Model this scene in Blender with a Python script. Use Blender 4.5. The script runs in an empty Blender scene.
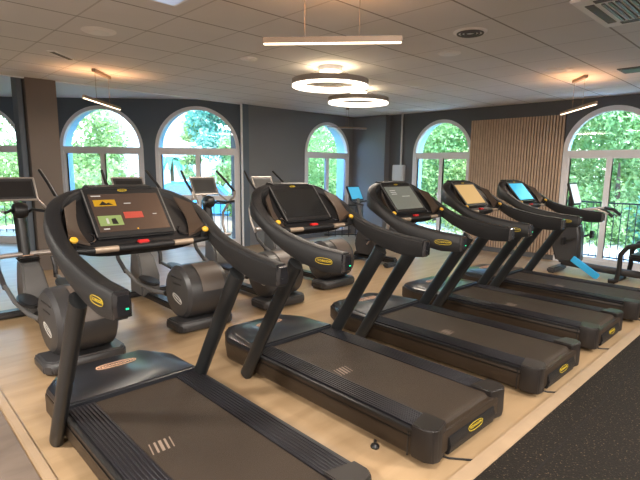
import bpy, bmesh, math, random
from mathutils import Vector, Matrix
random.seed(7)
C = bpy.context.scene.collection
PI = math.pi

# ------------------------------------------------------------------ materials
def nodes_of(name):
    m = bpy.data.materials.new(name); m.use_nodes = True
    nt = m.node_tree
    return m, nt, nt.nodes['Principled BSDF'], nt.nodes, nt.links

def mat(name, col, rough=.5, metal=0., spec=.5, noise=0., nscale=8., bump=0., bscale=60., emit=None, estr=0., coat=0.):
    m, nt, b, N, L = nodes_of(name)
    b.inputs['Base Color'].default_value = (*col, 1)
    b.inputs['Roughness'].default_value = rough
    b.inputs['Metallic'].default_value = metal
    b.inputs['Specular IOR Level'].default_value = spec
    b.inputs['Coat Weight'].default_value = coat
    b.inputs['Coat Roughness'].default_value = .15
    tc = N.new('ShaderNodeTexCoord')
    if noise > 0:
        t = N.new('ShaderNodeTexNoise'); t.inputs['Scale'].default_value = nscale; t.inputs['Detail'].default_value = 5
        L.new(tc.outputs['Object'], t.inputs['Vector'])
        r = N.new('ShaderNodeMapRange'); r.inputs['To Min'].default_value = 1 - noise; r.inputs['To Max'].default_value = 1 + noise
        L.new(t.outputs['Fac'], r.inputs['Value'])
        v = N.new('ShaderNodeVectorMath'); v.operation = 'SCALE'; v.inputs[0].default_value = col
        L.new(r.outputs['Result'], v.inputs['Scale']); L.new(v.outputs['Vector'], b.inputs['Base Color'])
    if bump > 0:
        t = N.new('ShaderNodeTexNoise'); t.inputs['Scale'].default_value = bscale; t.inputs['Detail'].default_value = 4
        L.new(tc.outputs['Object'], t.inputs['Vector'])
        bp = N.new('ShaderNodeBump'); bp.inputs['Strength'].default_value = bump; bp.inputs['Distance'].default_value = .01
        L.new(t.outputs['Fac'], bp.inputs['Height']); L.new(bp.outputs['Normal'], b.inputs['Normal'])
    if emit:
        b.inputs['Emission Color'].default_value = (*emit, 1); b.inputs['Emission Strength'].default_value = estr
    return m

M = {}
M['arm'] = mat('treadmill_shell', (.020, .020, .021), .45, spec=.35, noise=.12, nscale=5, bump=.15, bscale=250)
M['arm_top'] = mat('treadmill_soft_top', (.009, .009, .010), .45, spec=.3, bump=.2, bscale=300)
M['post'] = mat('treadmill_post_paint', (.012, .013, .014), .40, spec=.35, coat=.2, noise=.1)
M['dash'] = mat('dashboard_plastic', (.007, .007, .008), .42, spec=.3, noise=.1)
M['wing'] = mat('wing_gloss', (.045, .029, .020), .28, coat=.4, noise=.08)
M['hood'] = mat('hood_gloss', (.011, .012, .016), .30, coat=.25, noise=.1)
M['chassis'] = mat('chassis_paint', (.027, .018, .012), .42, spec=.35, noise=.15, nscale=3, bump=.1, bscale=120)
M['rail'] = mat('foot_rail_rubber', (.011, .010, .013), .40, spec=.32, noise=.15, nscale=12)
M['cap'] = mat('rear_cap_plastic', (.016, .013, .012), .42, spec=.35, noise=.1)
M['belt'] = mat('running_belt_rubber', (.033, .023, .016), .6, spec=.25, noise=.22, nscale=4, bump=.35, bscale=500)
M['black'] = mat('black_plastic', (.010, .010, .011), .4)
M['gloss'] = mat('black_gloss', (.008, .008, .010), .12, coat=.5)
M['silver'] = mat('satin_silver', (.52, .47, .44), .35, metal=.7, noise=.06)
M['greyplastic'] = mat('grey_plastic', (.10, .098, .098), .42, noise=.12, nscale=6)
M['darkgrey'] = mat('dark_grey_plastic', (.035, .034, .036), .42, noise=.12, nscale=6)
M['sidedisc'] = mat('side_disc_plastic', (.050, .047, .046), .45, noise=.1)
M['brownplate'] = mat('brown_lid_plate', (.095, .075, .064), .4, noise=.1)
M['yellow'] = mat('yellow_print', (.55, .40, .03), .5)
M['knob'] = mat('yellow_knob', (.60, .34, .02), .4)
M['peach'] = mat('peach_print', (.70, .42, .28), .5)
M['beltprint'] = mat('belt_print', (.21, .155, .12), .6)
M['whiteprint'] = mat('white_print', (.62, .60, .56), .5)
M['red'] = mat('red_plastic', (.55, .02, .02), .4)
M['contact'] = mat('contact_plate', (.30, .23, .17), .45, metal=.4)
M['blank'] = mat('blank_display', (.010, .011, .012), .12, coat=.6)
M['matscreen'] = mat('matt_display', (.02, .018, .018), .45, spec=.25)
M['led'] = mat('green_indicator', (0, .1, .05), .4, emit=(.02, .9, .35), estr=1.2)
M['white'] = mat('white_frame_paint', (.74, .74, .77), .45, noise=.04)
M['reveal'] = mat('sky_tinted_reveal', (.36, .62, .80), .7, noise=.04)  # blue of the sky light painted into white reveals
M['steel'] = mat('lamp_steel', (.30, .22, .16), .5, metal=.2)
M['lampshell'] = mat('lamp_shell', (.34, .30, .27), .5)
M['ring_emit'] = mat('ring_diffuser', (1, 1, 1), .5, emit=(1, .85, .68), estr=3.2)
M['bar_emit'] = mat('bar_diffuser', (1, 1, 1), .5, emit=(1, .76, .52), estr=2.2)
M['fill_emit'] = mat('fill_panel_diffuser', (1, 1, 1), .5, emit=(1, .80, .62), estr=3.2)  # glow of the added fill panels
M['whiteplastic'] = mat('white_ceiling_plastic', (.90, .88, .87), .5)
M['ventdark'] = mat('vent_dark', (.10, .09, .085), .6)
M['wall'] = mat('grey_wall_paint', (.165, .168, .180), .7, noise=.06, nscale=1.5, bump=.1, bscale=200)
M['wallbay'] = mat('slate_wall_paint', (.10, .125, .155), .7, noise=.06, nscale=1.5)
M['wallright'] = mat('charcoal_wall_paint', (.105, .110, .120), .7, noise=.06, nscale=1.5)
M['pillar'] = mat('taupe_pillar_paint', (.135, .112, .098), .7, noise=.06, nscale=2)
M['wallback'] = mat('taupe_wall_paint', (.42, .39, .37), .8, noise=.06, nscale=1.5)
M['plaster'] = mat('smooth_plaster', (.80, .83, .88), .8)
M['woodtrim'] = mat('pale_wood_strip', (.33, .235, .15), .45, noise=.15, nscale=9)
M['slatwood'] = mat('slat_wood', (.50, .36, .26), .5, noise=.2, nscale=9)
M['slatback'] = mat('slat_felt', (.045, .035, .028), .9)
M['rail_iron'] = mat('iron_railing', (.015, .018, .018), .5)
M['facade'] = mat('white_facade', (.42, .41, .41), .8, noise=.05, nscale=.5)
M['facade_glass'] = mat('facade_glass', (.10, .16, .20), .2)
M['trunk'] = mat('bark', (.09, .06, .04), .9, noise=.3)
M['terrace'] = mat('terrace_paving', (.78, .77, .74), .8, noise=.15, nscale=2)
M['lawn'] = mat('garden_soil', (.20, .30, .10), .9, noise=.3, nscale=2)
M['screen_cyan'] = mat('sky_glare_display', (.02, .1, .15), .3, emit=(.06, .38, .62), estr=.7)  # sky reflection on the bike screen, put in as a cyan glow
M['pale_panel'] = mat('pale_panel', (.5, .55, .6), .5, emit=(.50, .58, .80), estr=.45)
M['screen_white'] = mat('white_display', (.3, .3, .3), .2, emit=(.75, .93, 1.0), estr=.9)
M['blue_skylit'] = mat('blue_skylit_cover', (.04, .42, .80), .4)  # blue skylight on the bike's beam, painted into its colour
M['boxwhite'] = mat('white_box_plastic', (.55, .54, .53), .5)
M['bagblue'] = mat('blue_car_paint', (.05, .30, .60), .3, coat=.5)

def leafmat(name, c1, c2):
    m, nt, b, N, L = nodes_of(name)
    tc = N.new('ShaderNodeTexCoord'); t = N.new('ShaderNodeTexNoise'); t.inputs['Scale'].default_value = 1.3; t.inputs['Detail'].default_value = 6
    L.new(tc.outputs['Object'], t.inputs['Vector'])
    cr = N.new('ShaderNodeValToRGB'); cr.color_ramp.elements[0].position = .35; cr.color_ramp.elements[1].position = .65
    cr.color_ramp.elements[0].color = (*c1, 1); cr.color_ramp.elements[1].color = (*c2, 1)
    L.new(t.outputs['Fac'], cr.inputs['Fac'])
    df = N.new('ShaderNodeBsdfDiffuse'); tr = N.new('ShaderNodeBsdfTranslucent'); mx = N.new('ShaderNodeMixShader'); mx.inputs[0].default_value = .5
    L.new(cr.outputs['Color'], df.inputs['Color']); L.new(cr.outputs['Color'], tr.inputs['Color'])
    L.new(df.outputs[0], mx.inputs[1]); L.new(tr.outputs[0], mx.inputs[2]); L.new(mx.outputs[0], N['Material Output'].inputs['Surface'])
    return m
M['leaf_light'] = leafmat('leaf_light', (.20, .32, .10), (.46, .54, .26))
M['leaf_mid'] = leafmat('leaf_mid', (.17, .36, .14), (.42, .56, .26))
M['leaf_teal'] = leafmat('leaf_teal', (.07, .26, .21), (.22, .42, .33))
M['leaf_deep'] = leafmat('leaf_deep', (.18, .36, .20), (.42, .60, .36))

def glassmat():
    m, nt, b, N, L = nodes_of('window_glass')
    N.remove(b)
    t = N.new('ShaderNodeBsdfTransparent'); t.inputs[0].default_value = (.93, .97, .96, 1)
    g = N.new('ShaderNodeBsdfGlossy'); g.inputs['Roughness'].default_value = .02
    lw = N.new('ShaderNodeLayerWeight'); lw.inputs['Blend'].default_value = .5
    pw = N.new('ShaderNodeMath'); pw.operation = 'POWER'; pw.inputs[1].default_value = 5; L.new(lw.outputs['Facing'], pw.inputs[0])
    fr = N.new('ShaderNodeMath'); fr.operation = 'MULTIPLY_ADD'; fr.inputs[1].default_value = .9; fr.inputs[2].default_value = .03; L.new(pw.outputs[0], fr.inputs[0])
    mx = N.new('ShaderNodeMixShader')
    L.new(fr.outputs[0], mx.inputs[0]); L.new(t.outputs[0], mx.inputs[1]); L.new(g.outputs[0], mx.inputs[2])
    L.new(mx.outputs[0], N['Material Output'].inputs['Surface'])
    return m
M['glass'] = glassmat()

def ceilingmat():
    m, nt, b, N, L = nodes_of('ceiling_tiles')
    tc = N.new('ShaderNodeTexCoord'); sp = N.new('ShaderNodeSeparateXYZ'); L.new(tc.outputs['Object'], sp.inputs[0])
    def line(sock, off, pitch, half):
        a = N.new('ShaderNodeMath'); a.operation = 'SUBTRACT'; L.new(sock, a.inputs[0]); a.inputs[1].default_value = off
        d = N.new('ShaderNodeMath'); d.operation = 'DIVIDE'; L.new(a.outputs[0], d.inputs[0]); d.inputs[1].default_value = pitch
        f = N.new('ShaderNodeMath'); f.operation = 'PINGPONG'; L.new(d.outputs[0], f.inputs[0]); f.inputs[1].default_value = .5
        c = N.new('ShaderNodeMath'); c.operation = 'LESS_THAN'; L.new(f.outputs[0], c.inputs[0]); c.inputs[1].default_value = half / pitch
        return c.outputs[0]
    lx = line(sp.outputs['Y'], 2.05, .615, .009); ly = line(sp.outputs['X'], 1.45, .60, .008)
    t = N.new('ShaderNodeTexNoise'); t.inputs['Scale'].default_value = 3; L.new(tc.outputs['Object'], t.inputs['Vector'])
    cr = N.new('ShaderNodeValToRGB'); cr.color_ramp.elements[0].color = (.72, .705, .70, 1); cr.color_ramp.elements[1].color = (.78, .765, .76, 1)
    L.new(t.outputs['Fac'], cr.inputs['Fac'])
    m1 = N.new('ShaderNodeMix'); m1.data_type = 'RGBA'; L.new(ly, m1.inputs[0]); L.new(cr.outputs[0], m1.inputs[6]); m1.inputs[7].default_value = (.56, .54, .53, 1)
    m2 = N.new('ShaderNodeMix'); m2.data_type = 'RGBA'; L.new(lx, m2.inputs[0]); L.new(m1.outputs[2], m2.inputs[6]); m2.inputs[7].default_value = (.32, .30, .285, 1)
    L.new(m2.outputs[2], b.inputs['Base Color']); b.inputs['Roughness'].default_value = .8
    t2 = N.new('ShaderNodeTexNoise'); t2.inputs['Scale'].default_value = 90; L.new(tc.outputs['Object'], t2.inputs['Vector'])
    bp = N.new('ShaderNodeBump'); bp.inputs['Strength'].default_value = .15; bp.inputs['Distance'].default_value = .01
    L.new(t2.outputs['Fac'], bp.inputs['Height']); L.new(bp.outputs['Normal'], b.inputs['Normal'])
    return m
M['ceiling'] = ceilingmat()

def floormat(name, c1, c2, rough, scale=(1, 14, 1), spec=.5):
    m, nt, b, N, L = nodes_of(name)
    tc = N.new('ShaderNodeTexCoord'); mp = N.new('ShaderNodeMapping'); mp.inputs['Scale'].default_value = scale
    mp.inputs['Rotation'].default_value = (0, 0, .2)
    L.new(tc.outputs['Object'], mp.inputs[0])
    t = N.new('ShaderNodeTexNoise'); t.inputs['Scale'].default_value = 1.6; t.inputs['Detail'].default_value = 7; t.inputs['Distortion'].default_value = .6
    L.new(mp.outputs[0], t.inputs['Vector'])
    cr = N.new('ShaderNodeValToRGB'); cr.color_ramp.elements[0].position = .3; cr.color_ramp.elements[1].position = .7
    cr.color_ramp.elements[0].color = (*c1, 1); cr.color_ramp.elements[1].color = (*c2, 1)
    L.new(t.outputs['Fac'], cr.inputs['Fac']); L.new(cr.outputs[0], b.inputs['Base Color'])
    b.inputs['Roughness'].default_value = rough; b.inputs['Specular IOR Level'].default_value = spec
    return m
M['floor'] = floormat('tan_vinyl_floor', (.295, .197, .108), (.385, .266, .155), .38, (1, 5, 1))
M['stonefloor'] = floormat('brown_stone_floor', (.12, .088, .068), (.18, .138, .108), .5, (2, 5, 1))

def rubbermat():
    m, nt, b, N, L = nodes_of('speckled_rubber')
    tc = N.new('ShaderNodeTexCoord')
    v = N.new('ShaderNodeTexNoise'); v.inputs['Scale'].default_value = 85; v.inputs['Detail'].default_value = 2; L.new(tc.outputs['Object'], v.inputs['Vector'])
    cr = N.new('ShaderNodeValToRGB'); cr.color_ramp.elements[0].position = .62; cr.color_ramp.elements[1].position = .78
    cr.color_ramp.elements[0].color = (.010, .0078, .006, 1); cr.color_ramp.elements[1].color = (.16, .11, .07, 1)
    L.new(v.outputs['Fac'], cr.inputs['Fac'])
    sp = N.new('ShaderNodeSeparateXYZ'); L.new(tc.outputs['Object'], sp.inputs[0])
    f = N.new('ShaderNodeMath'); f.operation = 'PINGPONG'; f.inputs[1].default_value = .5
    a = N.new('ShaderNodeMath'); a.operation = 'ADD'; a.inputs[1].default_value = .12; L.new(sp.outputs['Y'], a.inputs[0]); L.new(a.outputs[0], f.inputs[0])
    c = N.new('ShaderNodeMath'); c.operation = 'LESS_THAN'; c.inputs[1].default_value = .004; L.new(f.outputs[0], c.inputs[0])
    mx = N.new('ShaderNodeMix'); mx.data_type = 'RGBA'; L.new(c.outputs[0], mx.inputs[0]); L.new(cr.outputs[0], mx.inputs[6]); mx.inputs[7].default_value = (.012, .01, .01, 1)
    L.new(mx.outputs[2], b.inputs['Base Color']); b.inputs['Roughness'].default_value = .85; b.inputs['Specular IOR Level'].default_value = .2
    bp = N.new('ShaderNodeBump'); bp.inputs['Strength'].default_value = .4; bp.inputs['Distance'].default_value = .01
    L.new(v.outputs['Fac'], bp.inputs['Height']); L.new(bp.outputs['Normal'], b.inputs['Normal'])
    return m
M['rubber'] = rubbermat()

# ------------------------------------------------------------------ mesh builder
class MB:
    def __init__(s): s.v = []; s.f = []
    def add(s, vs, fs):
        o = len(s.v); s.v += [tuple(v) for v in vs]; s.f += [tuple(i + o for i in f) for f in fs]; return s
    def box(s, c, d, mtx=None):
        vs = [Vector((x * d[0] / 2, y * d[1] / 2, z * d[2] / 2)) for x in (-1, 1) for y in (-1, 1) for z in (-1, 1)]
        if mtx is not None: vs = [mtx @ v for v in vs]
        c = Vector(c)
        return s.add([v + c for v in vs], [(0, 1, 3, 2), (4, 6, 7, 5), (0, 4, 5, 1), (2, 3, 7, 6), (0, 2, 6, 4), (1, 5, 7, 3)])
    def loft(s, rings, caps=True, closed=False):
        n = len(rings[0]); vs = [v for r in rings for v in r]; fs = []
        m = len(rings)
        for i in range(m if closed else m - 1):
            a = i * n; b = ((i + 1) % m) * n
            for j in range(n): fs.append((a + j, a + (j + 1) % n, b + (j + 1) % n, b + j))
        if caps and not closed: fs.append(tuple(range(n))[::-1]); fs.append(tuple((m - 1) * n + j for j in range(n)))
        return s.add(vs, fs)
    def tube(s, pts, r, seg=12, flat=1.0, caps=True):
        pts = [Vector(p) for p in pts]; rings = []
        rr = r if isinstance(r, (list, tuple)) else [r] * len(pts)
        up = None
        for i, p in enumerate(pts):
            t = (pts[min(i + 1, len(pts) - 1)] - pts[max(i - 1, 0)]).normalized()
            if up is None:
                up = Vector((0, 0, 1)) if abs(t.z) < .9 else Vector((1, 0, 0))
            a = t.cross(up)
            a.normalize(); b = a.cross(t).normalized(); up = b
            rings.append([p + a * math.cos(k * 2 * PI / seg) * rr[i] + b * math.sin(k * 2 * PI / seg) * rr[i] * flat for k in range(seg)])
        return s.loft(rings, caps)
    def prism(s, poly, z0, z1, mtx=None):
        n = len(poly); vs = [Vector((x, y, z0)) for x, y in poly] + [Vector((x, y, z1)) for x, y in poly]
        if mtx is not None: vs = [mtx @ v for v in vs]
        return s.add(vs, [tuple(range(n))[::-1], tuple(range(n, 2 * n))] + [(i, (i + 1) % n, n + (i + 1) % n, n + i) for i in range(n)])
    def torus(s, c, R_, r, seg=32, ps=8, mtx=None):
        rings = []
        for i in range(seg):
            a = i * 2 * PI / seg
            ring = []
            for j in range(ps):
                b = j * 2 * PI / ps
                v = Vector(((R_ + r * math.cos(b)) * math.cos(a), (R_ + r * math.cos(b)) * math.sin(a), r * math.sin(b)))
                if mtx is not None: v = mtx @ v
                ring.append(v + Vector(c))
            rings.append(ring)
        return s.loft(rings, False, True)
    def lathe(s, prof, c=(0, 0, 0), seg=32, mtx=None, closed=False):
        rings = []
        c = Vector(c)
        for i in range(seg):
            a = i * 2 * PI / seg; ring = []
            for r, z in prof:
                v = Vector((r * math.cos(a), r * math.sin(a), z))
                if mtx is not None: v = mtx @ v
                ring.append(v + c)
            rings.append(ring)
        n = len(prof); vs = [v for r in rings for v in r]; fs = []
        for i in range(seg):
            a = i * n; b = ((i + 1) % seg) * n
            for j in range(n if closed else n - 1): fs.append((a + j, a + (j + 1) % n, b + (j + 1) % n, b + j))
        if not closed:
            if prof[0][0] > 1e-6: fs.append(tuple(i * n for i in range(seg)))
            if prof[-1][0] > 1e-6: fs.append(tuple(i * n + n - 1 for i in range(seg)))
        return s.add(vs, fs)
    def build(s, name, m, parent=None, bevel=0., segs=2, smooth=None, label=None):
        me = bpy.data.meshes.new(name); me.from_pydata([tuple(v) for v in s.v], [], s.f)
        bm = bmesh.new(); bm.from_mesh(me); bmesh.ops.remove_doubles(bm, verts=bm.verts, dist=1e-5)
        bmesh.ops.recalc_face_normals(bm, faces=bm.faces)
        if bevel > 0:
            es = [e for e in bm.edges if len(e.link_faces) == 2 and e.calc_face_angle(0) > .5]
            if es: bmesh.ops.bevel(bm, geom=es, offset=bevel, segments=segs, affect='EDGES', clamp_overlap=True)
        ang = .7
        for f in bm.faces: f.smooth = smooth is not False
        for e in bm.edges:
            if len(e.link_faces) == 2 and e.calc_face_angle(0) > ang: e.smooth = False
        bm.to_mesh(me); bm.free()
        me.materials.append(m)
        o = bpy.data.objects.new(name, me); C.objects.link(o)
        if parent: o.parent = parent
        if label: o['label'] = label
        return o

def tag(o, label, cat, group=None, kind=None):
    if label: o['label'] = label
    if cat: o['category'] = cat
    if group: o['group'] = group
    if kind: o['kind'] = kind
    return o
def thing(name, label, cat, loc=(0, 0, 0), rz=0, group=None):
    o = bpy.data.objects.new(name, None); C.objects.link(o); o.empty_display_size = .1
    o.location = loc; o.rotation_euler = (0, 0, rz)
    return tag(o, label, cat, group)
def struct(o): o['kind'] = 'structure'; return o
def copy_tree(o, parent=None):
    c = o.copy(); C.objects.link(c)
    if parent: c.parent = parent
    for ch in list(o.children): copy_tree(ch, c)
    return c
def text_mb(txt, size, mtx, mb=None, depth=.001):
    cu = bpy.data.curves.new('t', 'FONT'); cu.body = txt; cu.size = size; cu.align_x = 'CENTER'; cu.align_y = 'CENTER'; cu.extrude = depth; cu.resolution_u = 2; cu.offset = 0
    o = bpy.data.objects.new('t', cu); C.objects.link(o)
    dg = bpy.context.evaluated_depsgraph_get(); me = bpy.data.meshes.new_from_object(o.evaluated_get(dg))
    mb = mb or MB(); mb.add([mtx @ v.co for v in me.vertices], [tuple(p.vertices) for p in me.polygons])
    bpy.data.objects.remove(o); bpy.data.curves.remove(cu); bpy.data.meshes.remove(me)
    return mb
def logo_mb(w, h, mtx, t=.004, txt='TECHNOGYM'):
    """oval outline with the word inside, in the XY plane of mtx"""
    mb = MB(); n = 36; o = []; i = []
    def sup(a, ww, hh):
        ca, sa = math.cos(a), math.sin(a)
        return (ww / 2 * math.copysign(abs(ca) ** .75, ca), hh / 2 * math.copysign(abs(sa) ** .75, sa))
    vs = []
    for z in (0, .002):
        for k in range(n): vs.append(Vector((*sup(k * 2 * PI / n, w, h), z)))
        for k in range(n): vs.append(Vector((*sup(k * 2 * PI / n, w - 2 * t, h - 2 * t), z)))
    fs = []
    for k in range(n):
        q = (k + 1) % n
        fs += [(k, n + k, n + q, q), (2 * n + k, 2 * n + q, 3 * n + q, 3 * n + k), (k, q, 2 * n + q, 2 * n + k), (n + k, 3 * n + k, 3 * n + q, n + q)]
    mb.add([mtx @ v for v in vs], fs)
    text_mb(txt, min(h * .52, w * .84 / (len(txt) * .62)), mtx, mb)
    return mb
def frame_mtx(origin, x, y):
    x = Vector(x).normalized(); y = Vector(y); z = x.cross(y).normalized(); y = z.cross(x).normalized()
    m = Matrix((x, y, z)).transposed().to_4x4(); m.translation = Vector(origin); return m
def rotm(ax, a): return Matrix.Rotation(a, 3, ax)

# ------------------------------------------------------------------ camera
cam = bpy.data.cameras.new('camera'); co = bpy.data.objects.new('camera', cam); C.objects.link(co)
Fv = Vector((0.6895023784994817, 0.7061793382722501, -0.1609261080152148)); Rv = Vector((0.7169865723060392, -0.6969542161286006, 0.013604254974262858)); Uv = Vector((0.10255108569095864, 0.12476202474284794, 0.9868726929070795))
CAMH = 1.6045
mw = Matrix((Rv, Uv, -Fv)).transposed().to_4x4(); mw.translation = Vector((0, 0, CAMH)); co.matrix_world = mw
cam.sensor_width = 36; cam.lens = 477.613 / 640 * 36
cam.shift_x = -(326.70 - 320) / 640; cam.shift_y = (246.05 - 240) / 640
cam.clip_start = .05; cam.clip_end = 300
bpy.context.scene.camera = co

# ------------------------------------------------------------------ room
XR, YB, H = 8.96, 8.13, 2.83
HB = 2.90
nb = Vector((math.sin(.77345), math.cos(.77345), 0)); ub = Vector((nb.y, -nb.x, 0)); CB = 9.69
def bayp(u, z, d=0): p_ = nb * (CB + d) + ub * u; return Vector((p_.x, p_.y, z))

def arch_poly(uc, r, spring, n=20):
    return [(uc + r * math.cos(PI - k * PI / n), spring + r * math.sin(PI - k * PI / n)) for k in range(n + 1)]

def arch_wall(name, P, u0, u1, h, ops, th, m, mrev):
    """P(u,z,d) -> world; openings (uc, r, spring) reach the floor"""
    mb = MB(); rv = MB()
    for d in (0, th):
        cur = u0
        for uc, r, sp in ops:
            a = uc - r
            mb.add([P(cur, 0, d), P(a, 0, d), P(a, h, d), P(cur, h, d)], [(0, 1, 2, 3)])
            pts = arch_poly(uc, r, sp)
            mb.add([P(a, 0, d), P(a, sp, d), P(a, sp, d)], [])
            for (x0, z0), (x1, z1) in zip(pts[:-1], pts[1:]):
                mb.add([P(x0, z0, d), P(x1, z1, d), P(x1, h, d), P(x0, h, d)], [(0, 1, 2, 3)])
            cur = uc + r
        mb.add([P(cur, 0, d), P(u1, 0, d), P(u1, h, d), P(cur, h, d)], [(0, 1, 2, 3)])
    for uc, r, sp in ops:
        pts = [(uc - r, 0)] + arch_poly(uc, r, sp) + [(uc + r, 0)]
        for (x0, z0), (x1, z1) in zip(pts[:-1], pts[1:]):
            rv.add([P(x0, z0, 0), P(x1, z1, 0), P(x1, z1, th), P(x0, z0, th)], [(0, 1, 2, 3)])
    for u in (u0, u1): mb.add([P(u, 0, 0), P(u, h, 0), P(u, h, th), P(u, 0, th)], [(0, 1, 2, 3)])
    mb.add([P(u0, h, 0), P(u1, h, 0), P(u1, h, th), P(u0, h, th)], [(0, 1, 2, 3)])
    o = struct(mb.build(name, m, smooth=False))
    if ops: rv.build('reveal', mrev, o)
    return o

def arch_window(name, P, uc, r, sp, tr_z=1.93, mull=True, rail_z=None, fw=.068, sill=.10):
    """frame set in the opening at the inner face: outer arch frame, transom, mullion, panes"""
    root = bpy.data.objects.new(name, None); C.objects.link(root); struct(root)
    mb = MB(); d0, d1 = -.015, .075
    outer = [(uc - r, 0)] + arch_poly(uc, r, sp, 28) + [(uc + r, 0)]
    ri = r - fw
    inner = [(uc - ri, 0)] + arch_poly(uc, ri, sp, 28) + [(uc + ri, 0)]
    for k in range(len(outer) - 1):
        q = [outer[k], outer[k + 1], inner[k + 1], inner[k]]
        vs = [P(a, b, d0) for a, b in q] + [P(a, b, d1) for a, b in q]
        mb.add(vs, [(0, 1, 2, 3), (7, 6, 5, 4), (0, 4, 5, 1), (2, 6, 7, 3)])
    def bar(ua, ub_, za, zb, e0=d0, e1=d1, mb=mb):
        vs = [P(ua, za, e0), P(ub_, za, e0), P(ub_, zb, e0), P(ua, zb, e0), P(ua, za, e1), P(ub_, za, e1), P(ub_, zb, e1), P(ua, zb, e1)]
        mb.add(vs, [(0, 1, 2, 3), (7, 6, 5, 4), (0, 4, 5, 1), (1, 5, 6, 2), (2, 6, 7, 3), (3, 7, 4, 0)])
    bar(uc - ri, uc + ri, tr_z - .055, tr_z + .035)
    bar(uc - ri, uc + ri, 0, sill)
    mb.build('window_frame', M['white'], root)
    # two casement leaves
    for s, (a, b) in enumerate(((uc - ri, uc), (uc, uc + ri))):
        lf = MB(); w = .045
        bar(a, a + w, sill, tr_z - .055, .0, .06, lf); bar(b - w, b, sill, tr_z - .055, .0, .06, lf)
        bar(a + w, b - w, sill, sill + w, .0, .06, lf); bar(a + w, b - w, tr_z - .055 - w, tr_z - .055, .0, .06, lf)
        if rail_z: bar(a + w, b - w, rail_z - .05, rail_z + .05, .0, .06, lf)
        l = lf.build('casement', M['white'], root)
        g = MB(); bar(a + w, b - w, sill + w, tr_z - .055 - w, .028, .034, g)
        g.build('pane', M['glass'], l)
    hb = MB(); bar(uc - .03, uc - .015, 1.0, 1.12, -.05, -.03, hb); bar(uc - .03, uc - .015, 1.05, 1.07, -.03, .0, hb); hb.build('handle', M['whiteplastic'], root)
    g = MB()
    pts = [(uc - ri, tr_z + .035)] + [(a, b) for a, b in arch_poly(uc, ri, sp, 28) if b > tr_z + .035] + [(uc + ri, tr_z + .035)]
    n = len(pts)
    g.add([P(a, b, .028) for a, b in pts] + [P(a, b, .034) for a, b in pts], [tuple(range(n)), tuple(range(n, 2 * n))[::-1]] + [(i, (i + 1) % n, n + (i + 1) % n, n + i) for i in range(n)])
    g.build('fanlight_pane', M['glass'], root)
    return root

SP = 1.93
# back wall (plane Y = YB) with window 3
Pback = lambda u, z, d=0: Vector((u, YB + d, z))
arch_wall('wall_back', Pback, 5.54, XR + .4, H + .2, [(7.93, .72, SP)], .40, M['wall'], M['reveal'])
arch_window('window_3', Pback, 7.93, .72, SP)
# right wall (plane X = XR)
Pright = lambda u, z, d=0: Vector((XR + d, -u, z))
arch_wall('wall_right', Pright, -YB, 5.0, H + .2, [(-5.725, .72, SP), (-2.50, .75, SP)], .35, M['wallright'], M['reveal'])
arch_window('window_4', Pright, -5.725, .72, SP)
arch_window('window_5', Pright, -2.50, .75, SP, fw=.085)
# bay wall
Pbay = lambda u, z, d=0: bayp(u, z, d)
arch_wall('wall_bay', Pbay, -8.4, -1.7158, HB + .2, [(-6.90, .83, SP), (-4.505, .83, SP), (-2.60, .84, SP)], .45, M['wallbay'], M['reveal'])
arch_window('window_0', Pbay, -6.90, .83, SP, rail_z=.95)
arch_window('window_1', Pbay, -4.505, .83, SP, rail_z=.95)
arch_window('window_2', Pbay, -2.60, .84, SP, rail_z=.98)
pA = bayp(-8.4, 0)
# rest of the shell
XL, YF = -3.6, -4.6
struct(MB().box(((pA.x + XL) / 2 - .1, pA.y + .1, 1.5), (pA.x - XL + .2, .2, 3.4)).build('wall_far', M['wallbay']))
struct(MB().box((XL - .1, (YF + pA.y) / 2, 1.5), (.2, pA.y - YF + .6, 3.4)).build('wall_left', M['wallback']))
struct(MB().box(((XL + XR) / 2, YF - .1, 1.5), (XR - XL + 1.2, .2, 3.4)).build('wall_front', M['wallback']))
# floors
fl = MB(); fl.box(((XL + XR) / 2, (YF + 14) / 2, -.1), (XR - XL + .7, 14 - YF, .2)); struct(fl.build('floor', M['floor']))
struct(MB().box(((.55 + XR) / 2, (YF + 1.075) / 2, .005), (XR - .55, 1.075 - YF, .010)).build('floor_rubber', M['rubber']))
struct(MB().box(((XL + .515) / 2, (YF + YB) / 2, .004), (.515 - XL, YB - YF, .008)).build('floor_stone', M['stonefloor']))
struct(MB().box(((.60 + XR) / 2, 1.12, .008), (XR - .60, .09, .016)).build('trim_1', M['woodtrim'], bevel=.003))
struct(MB().box((.55, (1.075 + YB) / 2, .007), (.05, YB - 1.075, .014)).build('trim_2', M['woodtrim'], bevel=.003))
# ceilings
struct(MB().box(((XL + XR) / 2, (YF + YB) / 2, H + .06), (XR - XL + .6, YB - YF + .02, .12)).build('ceiling', M['ceiling']))
bc = MB(); q = [(XL - .2, YB - .02), (5.54, YB - .02)] + [tuple(bayp(-1.7158, 0, .45)[:2])] + [tuple(bayp(-8.4, 0, .45)[:2])] + [(XL - .2, pA.y + .4)]
bc.prism(q, HB, HB + .1); struct(bc.build('ceiling_bay', M['plaster']))
struct(MB().box(((XL + 5.6) / 2, YB + .02, H + .09), (5.6 - XL, .03, .21)).build('trim_3', M['plaster']))
rf = [(XL - .2, YF - .2), (XR + .35, YF - .2), (XR + .35, YB + .40), (5.9, YB + .40), tuple(bayp(-1.7158, 0, .45)[:2]), tuple(bayp(-8.4, 0, .45)[:2]), (XL - .2, pA.y + .4)]
struct(MB().prism(rf, 3.03, 3.15).build('ceiling_roof', M['plaster']))
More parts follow.
